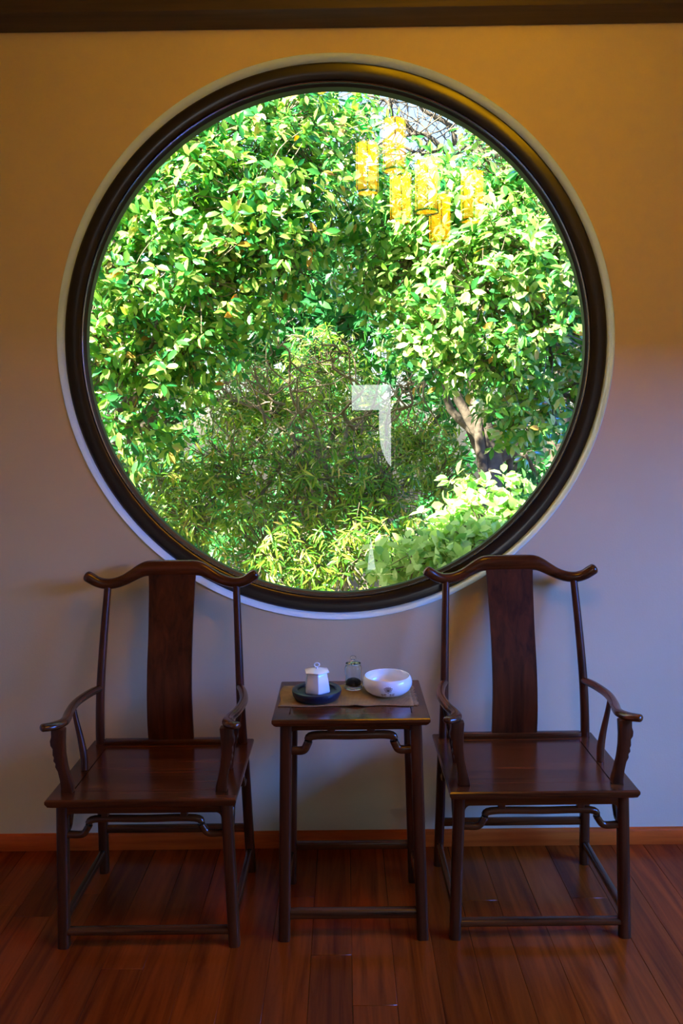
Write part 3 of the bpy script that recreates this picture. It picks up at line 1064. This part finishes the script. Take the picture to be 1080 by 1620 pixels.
def tube_into(V, Fs, pts, r0_, r1_, n=6):
    pts = np.array(pts, float)
    m = len(pts)
    b0 = len(V)
    for i in range(m):
        t = pts[min(i + 1, m - 1)] - pts[max(i - 1, 0)]
        t /= np.linalg.norm(t) + 1e-9
        a = np.cross(t, (0.31, 0.87, 0.21)); a /= np.linalg.norm(a) + 1e-9
        c = np.cross(t, a)
        r = r0_ + (r1_ - r0_) * i / (m - 1)
        for k in range(n):
            q = 2 * PI * k / n
            V.append(tuple(pts[i] + a * r * math.cos(q) + c * r * math.sin(q)))
    for i in range(m - 1):
        for k in range(n):
            Fs.append((b0 + i * n + k, b0 + i * n + (k + 1) % n, b0 + (i + 1) * n + (k + 1) % n, b0 + (i + 1) * n + k))
    Fs.append(tuple(b0 + k for k in range(n)))
    Fs.append(tuple(b0 + (m - 1) * n + k for k in range(n)))


def wobble(a, c, k, amp):
    a, c = np.array(a, float), np.array(c, float)
    pts = []
    for i in range(k + 1):
        t = i / k
        p = a + (c - a) * t
        if 0 < i < k:
            p = p + RNG.normal(0, amp, 3)
        pts.append(p)
    return catmull(pts, 3)


def tree(name, label, cat, base, trunk_top, trunk_r, blobs, clusters, per, leaf_len, leaf_w, leaf_mat, group=None,
         droop=0.16, spread=1.0, hang=0.25, singles=300, bark=M_BARK, shell=0.55, face=0.25, limbs=True):
    """blobs: (px,py,depth,radius) of leaf masses seen in the photograph. Leaves sit in whorls on twigs."""
    root = thing(name, label, cat, (base[0], base[1], base[2]), 0.0, group)
    off = np.array(base, float)
    V, Fs = [], []
    tp = wobble(base, trunk_top, 4, trunk_r * 0.7)
    tube_into(V, Fs, tp - off, trunk_r, trunk_r * 0.6, 10)
    link('trunk', mesh_from('trunk', V, Fs, True), bark, root)
    C = np.array([tuple(at(*q[:3])) if len(q) == 4 else q[:3] for q in blobs])     # 5 numbers: x, y, z in metres, 0, radius
    Rr = np.array([q[-1] for q in blobs])
    wgt = Rr ** 2.2
    wgt = wgt / wgt.sum()
    TV, TF = [], []
    for i, c in enumerate(C):
        if limbs:
            V, Fs = [], []
            st_ = tp[RNG.integers(len(tp) // 2, len(tp))]
            tube_into(V, Fs, wobble(st_, c, 3, 0.10) - off, trunk_r * 0.38, 0.008, 7)
            link('branch', mesh_from('branch', V, Fs, True), bark, root)
    # whorl centres
    idx = RNG.choice(len(C), clusters, p=wgt)
    d = RNG.normal(size=(clusters, 3)); d /= np.linalg.norm(d, axis=1, keepdims=True)
    rad = (RNG.random(clusters) ** shell)
    P = C[idx] + d * (rad * Rr[idx])[:, None] * np.array((1.0, 0.8, 0.95))
    P[:, 2] = np.maximum(P[:, 2], GZ + 0.1)
    keep = P[:, 1] > D + WT + 0.55
    P, idx, d = P[keep], idx[keep], d[keep]
    for k in range(0, len(P), 2):
        a = C[idx[k]] + (P[k] - C[idx[k]]) * 0.25
        tube_into(TV, TF, wobble(a, P[k], 2, 0.03) - off, 0.0055, 0.002, 3)
    tag(link('twigs', mesh_from('twigs', TV, TF), M_TWIG, root), kind='stuff')
    n = len(P) * per
    rep = np.repeat(np.arange(len(P)), per)
    axis = d * 0.55 + np.array((0, -0.35, 0.35)) + RNG.normal(0, 0.3, (len(P), 3))
    axis /= np.linalg.norm(axis, axis=1, keepdims=True)
    dirs = RNG.normal(size=(n, 3))
    dirs -= (dirs * axis[rep]).sum(1, keepdims=True) * axis[rep] * 0.9
    dirs /= np.linalg.norm(dirs, axis=1, keepdims=True)
    dirs = dirs * spread + axis[rep] * 0.45 + np.array((0, 0, -hang)) + RNG.normal(0, 0.15, (n, 3))
    ups = axis[rep] + RNG.normal(0, 0.35, (n, 3)) + np.array((0, -face, 0.35))
    size = leaf_len * RNG.uniform(0.6, 1.2, n)
    pos = P[rep] + axis[rep] * RNG.uniform(-0.05, 0.03, n)[:, None] + dirs * 0.01
    M = frames(dirs, ups)
    tpl = leaf_template(leaf_w, 0.10, droop)
    # the leaves that show largest become single parts
    view = pos - CAMP
    dist = np.linalg.norm(view, axis=1)
    nz = np.abs((M[:, :, 2] * view).sum(1)) / dist
    score = size ** 2 / dist ** 2 * (0.3 + nz) * np.exp(-1.1 * (pos[:, 1] - pos[:, 1].min()))
    score[~in_window(pos, -0.01)] = 0
    order = np.argsort(-score)
    ns = min(singles, n)
    single = order[:ns]
    single = single[score[single] > 0]
    rest = np.ones(n, bool); rest[single] = False
    if len(single):
        lm = mesh_from('leaf', tpl, LEAF_F, True)
        lm.materials.append(leaf_mat)
        for k in single:
            o = bpy.data.objects.new('leaf', lm)
            COL.objects.link(o)
            mt = Matrix.Identity(4)
            for a in range(3):
                for c in range(3):
                    mt[a][c] = M[k, a, c] * size[k]
                mt[a][3] = pos[k, a] - off[a]
            o.parent = root
            o.matrix_local = mt
    ri = np.nonzero(rest)[0]
    W = np.einsum('nij,vj->nvi', M[ri] * size[ri][:, None, None], tpl) + (pos[ri] - off)[:, None, :]
    nv = len(tpl)
    loops, starts, totals = [], [], []
    lf = [v for f in LEAF_F for v in f]
    base_loop = (np.arange(len(ri))[:, None] * nv + np.array(lf)[None, :]).ravel()
    tot = np.tile(np.array([len(f) for f in LEAF_F]), len(ri))
    sta = np.concatenate([[0], np.cumsum(tot)[:-1]])
    me = bpy.data.meshes.new('foliage')
    me.vertices.add(len(ri) * nv)
    me.vertices.foreach_set('co', W.reshape(-1).astype(np.float32))
    me.loops.add(len(base_loop))
    me.loops.foreach_set('vertex_index', base_loop.astype(np.int32))
    me.polygons.add(len(tot))
    me.polygons.foreach_set('loop_start', sta.astype(np.int32))
    me.update(calc_edges=True)
    me.shade_smooth()
    tag(link('foliage', me, leaf_mat, root), kind='stuff')
    return root


g_tree = 'garden trees beyond the round window'
tree('broadleaf_tree', 'sunlit broadleaf tree with a spreading crown, on the same side as the slate tray', 'tree', (-2.3, 5.6, GZ), (-1.5, 5.4, 3.0), 0.10,
     [(215, 330, 4.8, .50), (330, 220, 4.9, .55), (440, 190, 5.0, .50), (500, 270, 4.9, .45), (400, 320, 4.7, .50), (300, 330, 4.8, .45), (200, 450, 4.7, .48), (310, 440, 4.7, .45), (430, 410, 4.9, .42),
      (190, 570, 4.7, .42), (290, 550, 4.8, .42), (220, 670, 4.8, .36), (500, 370, 5.1, .32), (150, 510, 4.6, .35), (380, 480, 5.0, .35), (540, 200, 5.3, .35),
      (-1.6, 5.1, 4.3, 0, .65), (-2.3, 5.0, 4.1, 0, .7), (-1.0, 5.6, 4.6, 0, .6), (-2.6, 4.9, 3.2, 0, .6), (80, 400, 4.9, .45), (70, 600, 4.9, .4)],  # rows in metres: unseen upper crown, added to shade the hollow
     3200, 7, 0.080, 0.44, L_BROAD, g_tree)
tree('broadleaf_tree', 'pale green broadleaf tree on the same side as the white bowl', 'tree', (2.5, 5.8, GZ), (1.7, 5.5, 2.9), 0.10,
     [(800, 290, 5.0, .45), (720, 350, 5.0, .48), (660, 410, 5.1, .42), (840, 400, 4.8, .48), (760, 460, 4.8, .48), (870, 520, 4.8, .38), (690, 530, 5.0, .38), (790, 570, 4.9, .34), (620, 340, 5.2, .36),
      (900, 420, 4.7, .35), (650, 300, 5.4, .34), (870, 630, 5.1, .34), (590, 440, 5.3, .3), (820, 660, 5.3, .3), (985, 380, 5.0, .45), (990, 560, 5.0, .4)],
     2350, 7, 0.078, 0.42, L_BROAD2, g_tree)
tree('bamboo_thicket', 'olive green thicket of narrow drooping leaves below the dark hollow', 'thicket', (-0.3, 6.3, GZ), (-0.2, 6.2, 1.6), 0.05,
     [(420, 640, 6.6, .55), (520, 590, 7.0, .5), (360, 740, 5.6, .48), (480, 760, 5.6, .52), (600, 780, 5.7, .48), (300, 820, 5.3, .38), (420, 870, 5.2, .42), (550, 880, 5.2, .42), (650, 700, 6.2, .45),
      (560, 670, 6.6, .45), (360, 640, 6.3, .4), (480, 900, 5.1, .3), (250, 760, 5.4, .36), (700, 760, 5.8, .35)],
     2300, 7, 0.085, 0.17, L_FINE, droop=0.25, hang=0.6)
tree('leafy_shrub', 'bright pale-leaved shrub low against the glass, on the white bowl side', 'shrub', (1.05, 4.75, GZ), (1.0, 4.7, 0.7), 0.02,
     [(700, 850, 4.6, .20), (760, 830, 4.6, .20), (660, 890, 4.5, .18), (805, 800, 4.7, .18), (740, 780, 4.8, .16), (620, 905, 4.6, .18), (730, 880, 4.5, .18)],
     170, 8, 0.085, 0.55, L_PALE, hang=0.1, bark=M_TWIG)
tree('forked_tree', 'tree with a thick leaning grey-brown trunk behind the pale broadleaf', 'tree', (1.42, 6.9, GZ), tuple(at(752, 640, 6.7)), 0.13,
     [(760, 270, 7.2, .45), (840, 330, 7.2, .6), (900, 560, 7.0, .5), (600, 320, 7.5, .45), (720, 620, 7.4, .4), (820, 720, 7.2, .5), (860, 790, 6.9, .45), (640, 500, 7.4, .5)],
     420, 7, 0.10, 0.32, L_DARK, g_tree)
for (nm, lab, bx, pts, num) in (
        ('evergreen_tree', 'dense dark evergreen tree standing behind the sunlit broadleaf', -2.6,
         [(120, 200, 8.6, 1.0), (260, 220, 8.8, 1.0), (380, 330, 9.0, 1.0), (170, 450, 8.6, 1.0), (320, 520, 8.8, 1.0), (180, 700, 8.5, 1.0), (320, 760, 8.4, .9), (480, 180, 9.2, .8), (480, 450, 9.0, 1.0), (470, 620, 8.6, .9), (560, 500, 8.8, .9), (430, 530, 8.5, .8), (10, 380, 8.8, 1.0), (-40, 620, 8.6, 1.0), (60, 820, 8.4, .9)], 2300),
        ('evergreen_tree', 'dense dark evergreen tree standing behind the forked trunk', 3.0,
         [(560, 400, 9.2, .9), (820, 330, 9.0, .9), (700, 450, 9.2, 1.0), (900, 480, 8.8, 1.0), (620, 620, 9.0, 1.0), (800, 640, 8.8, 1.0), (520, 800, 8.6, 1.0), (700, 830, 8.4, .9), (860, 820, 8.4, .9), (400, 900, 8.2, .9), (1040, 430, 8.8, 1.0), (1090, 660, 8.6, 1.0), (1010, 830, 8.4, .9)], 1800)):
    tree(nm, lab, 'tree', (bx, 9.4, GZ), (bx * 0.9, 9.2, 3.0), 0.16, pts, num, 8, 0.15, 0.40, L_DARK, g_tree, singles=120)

# bare branches: one tree against the sky, one tangle in the dark hollow
M_DRY = plain('dry_branch', (0.26, 0.20, 0.13), 0.85, bump=0.4, bscale=40, var=0.4, vscale=12)


def bare_tree(name, label, cat, base, top, depth, r_trunk, limbs, twigs, mat, group=None, amp=0.06, reach=0.24):
    root = thing(name, label, cat, base, 0, group)
    off = np.array(base)
    V, Fs = [], []
    tube_into(V, Fs, wobble(off, tuple(at(*top, depth)), 4, r_trunk * 0.5) - off, r_trunk, r_trunk * 0.45, 10)
    link('trunk', mesh_from('trunk', V, Fs, True), mat, root)
    TV, TF = [], []
    for (a, c, r_) in limbs:
        pts = wobble(at(*a, depth), at(*c, depth - 0.15), 4, amp)
        V, Fs = [], []
        tube_into(V, Fs, pts - off, r_, r_ * 0.3, 7)
        link('branch', mesh_from('branch', V, Fs, True), mat, root)
        for k in range(twigs):
            p0 = pts[RNG.integers(2, len(pts))]
            q = wobble(p0, p0 + RNG.normal(0, reach, 3) + np.array((0, 0, 0.06)), 3, 0.03)
            tube_into(TV, TF, q - off, 0.008, 0.003, 4)
            for m in range(2):
                e0 = q[RNG.integers(2, len(q))]
                tube_into(TV, TF, wobble(e0, e0 + RNG.normal(0, reach * 0.55, 3), 2, 0.02) - off, 0.004, 0.002, 3)
    tag(link('twigs', mesh_from('twigs', TV, TF), M_DRY if mat is M_DRY else M_TWIG, root), kind='stuff')


bare_tree('bare_tree', 'nearly leafless tree with crooked grey branches against the open sky', 'tree', (2.6, 8.2, GZ), (800, 250), 8.0, 0.14,
          (((800, 250), (640, 215), .045), ((790, 300), (690, 150), .04), ((660, 220), (580, 150), .03), ((720, 230), (650, 130), .03), ((700, 235), (600, 235), .025), ((640, 215), (560, 240), .02),
           ((760, 250), (730, 140), .03), ((690, 190), (700, 100), .02), ((620, 185), (640, 120), .018), ((680, 225), (620, 280), .02)), 9, M_BARK, g_tree)
bare_tree('bare_shrub', 'tangle of dry brown branches in the dark hollow above the narrow-leaved thicket', 'shrub', (0.1, 6.0, GZ), (520, 760), 5.9, 0.03,
          (((520, 760), (400, 640), .02), ((520, 750), (470, 600), .018), ((510, 740), (360, 690), .016), ((530, 750), (600, 600), .02), ((540, 740), (660, 640), .018), ((480, 660), (430, 540), .014),
           ((560, 680), (540, 560), .014), ((420, 670), (340, 610), .012), ((630, 650), (690, 590), .012), ((500, 800), (420, 780), .012), ((540, 800), (620, 760), .012), ((450, 640), (380, 570), .01)), 10, M_DRY, None, 0.05, 0.17)
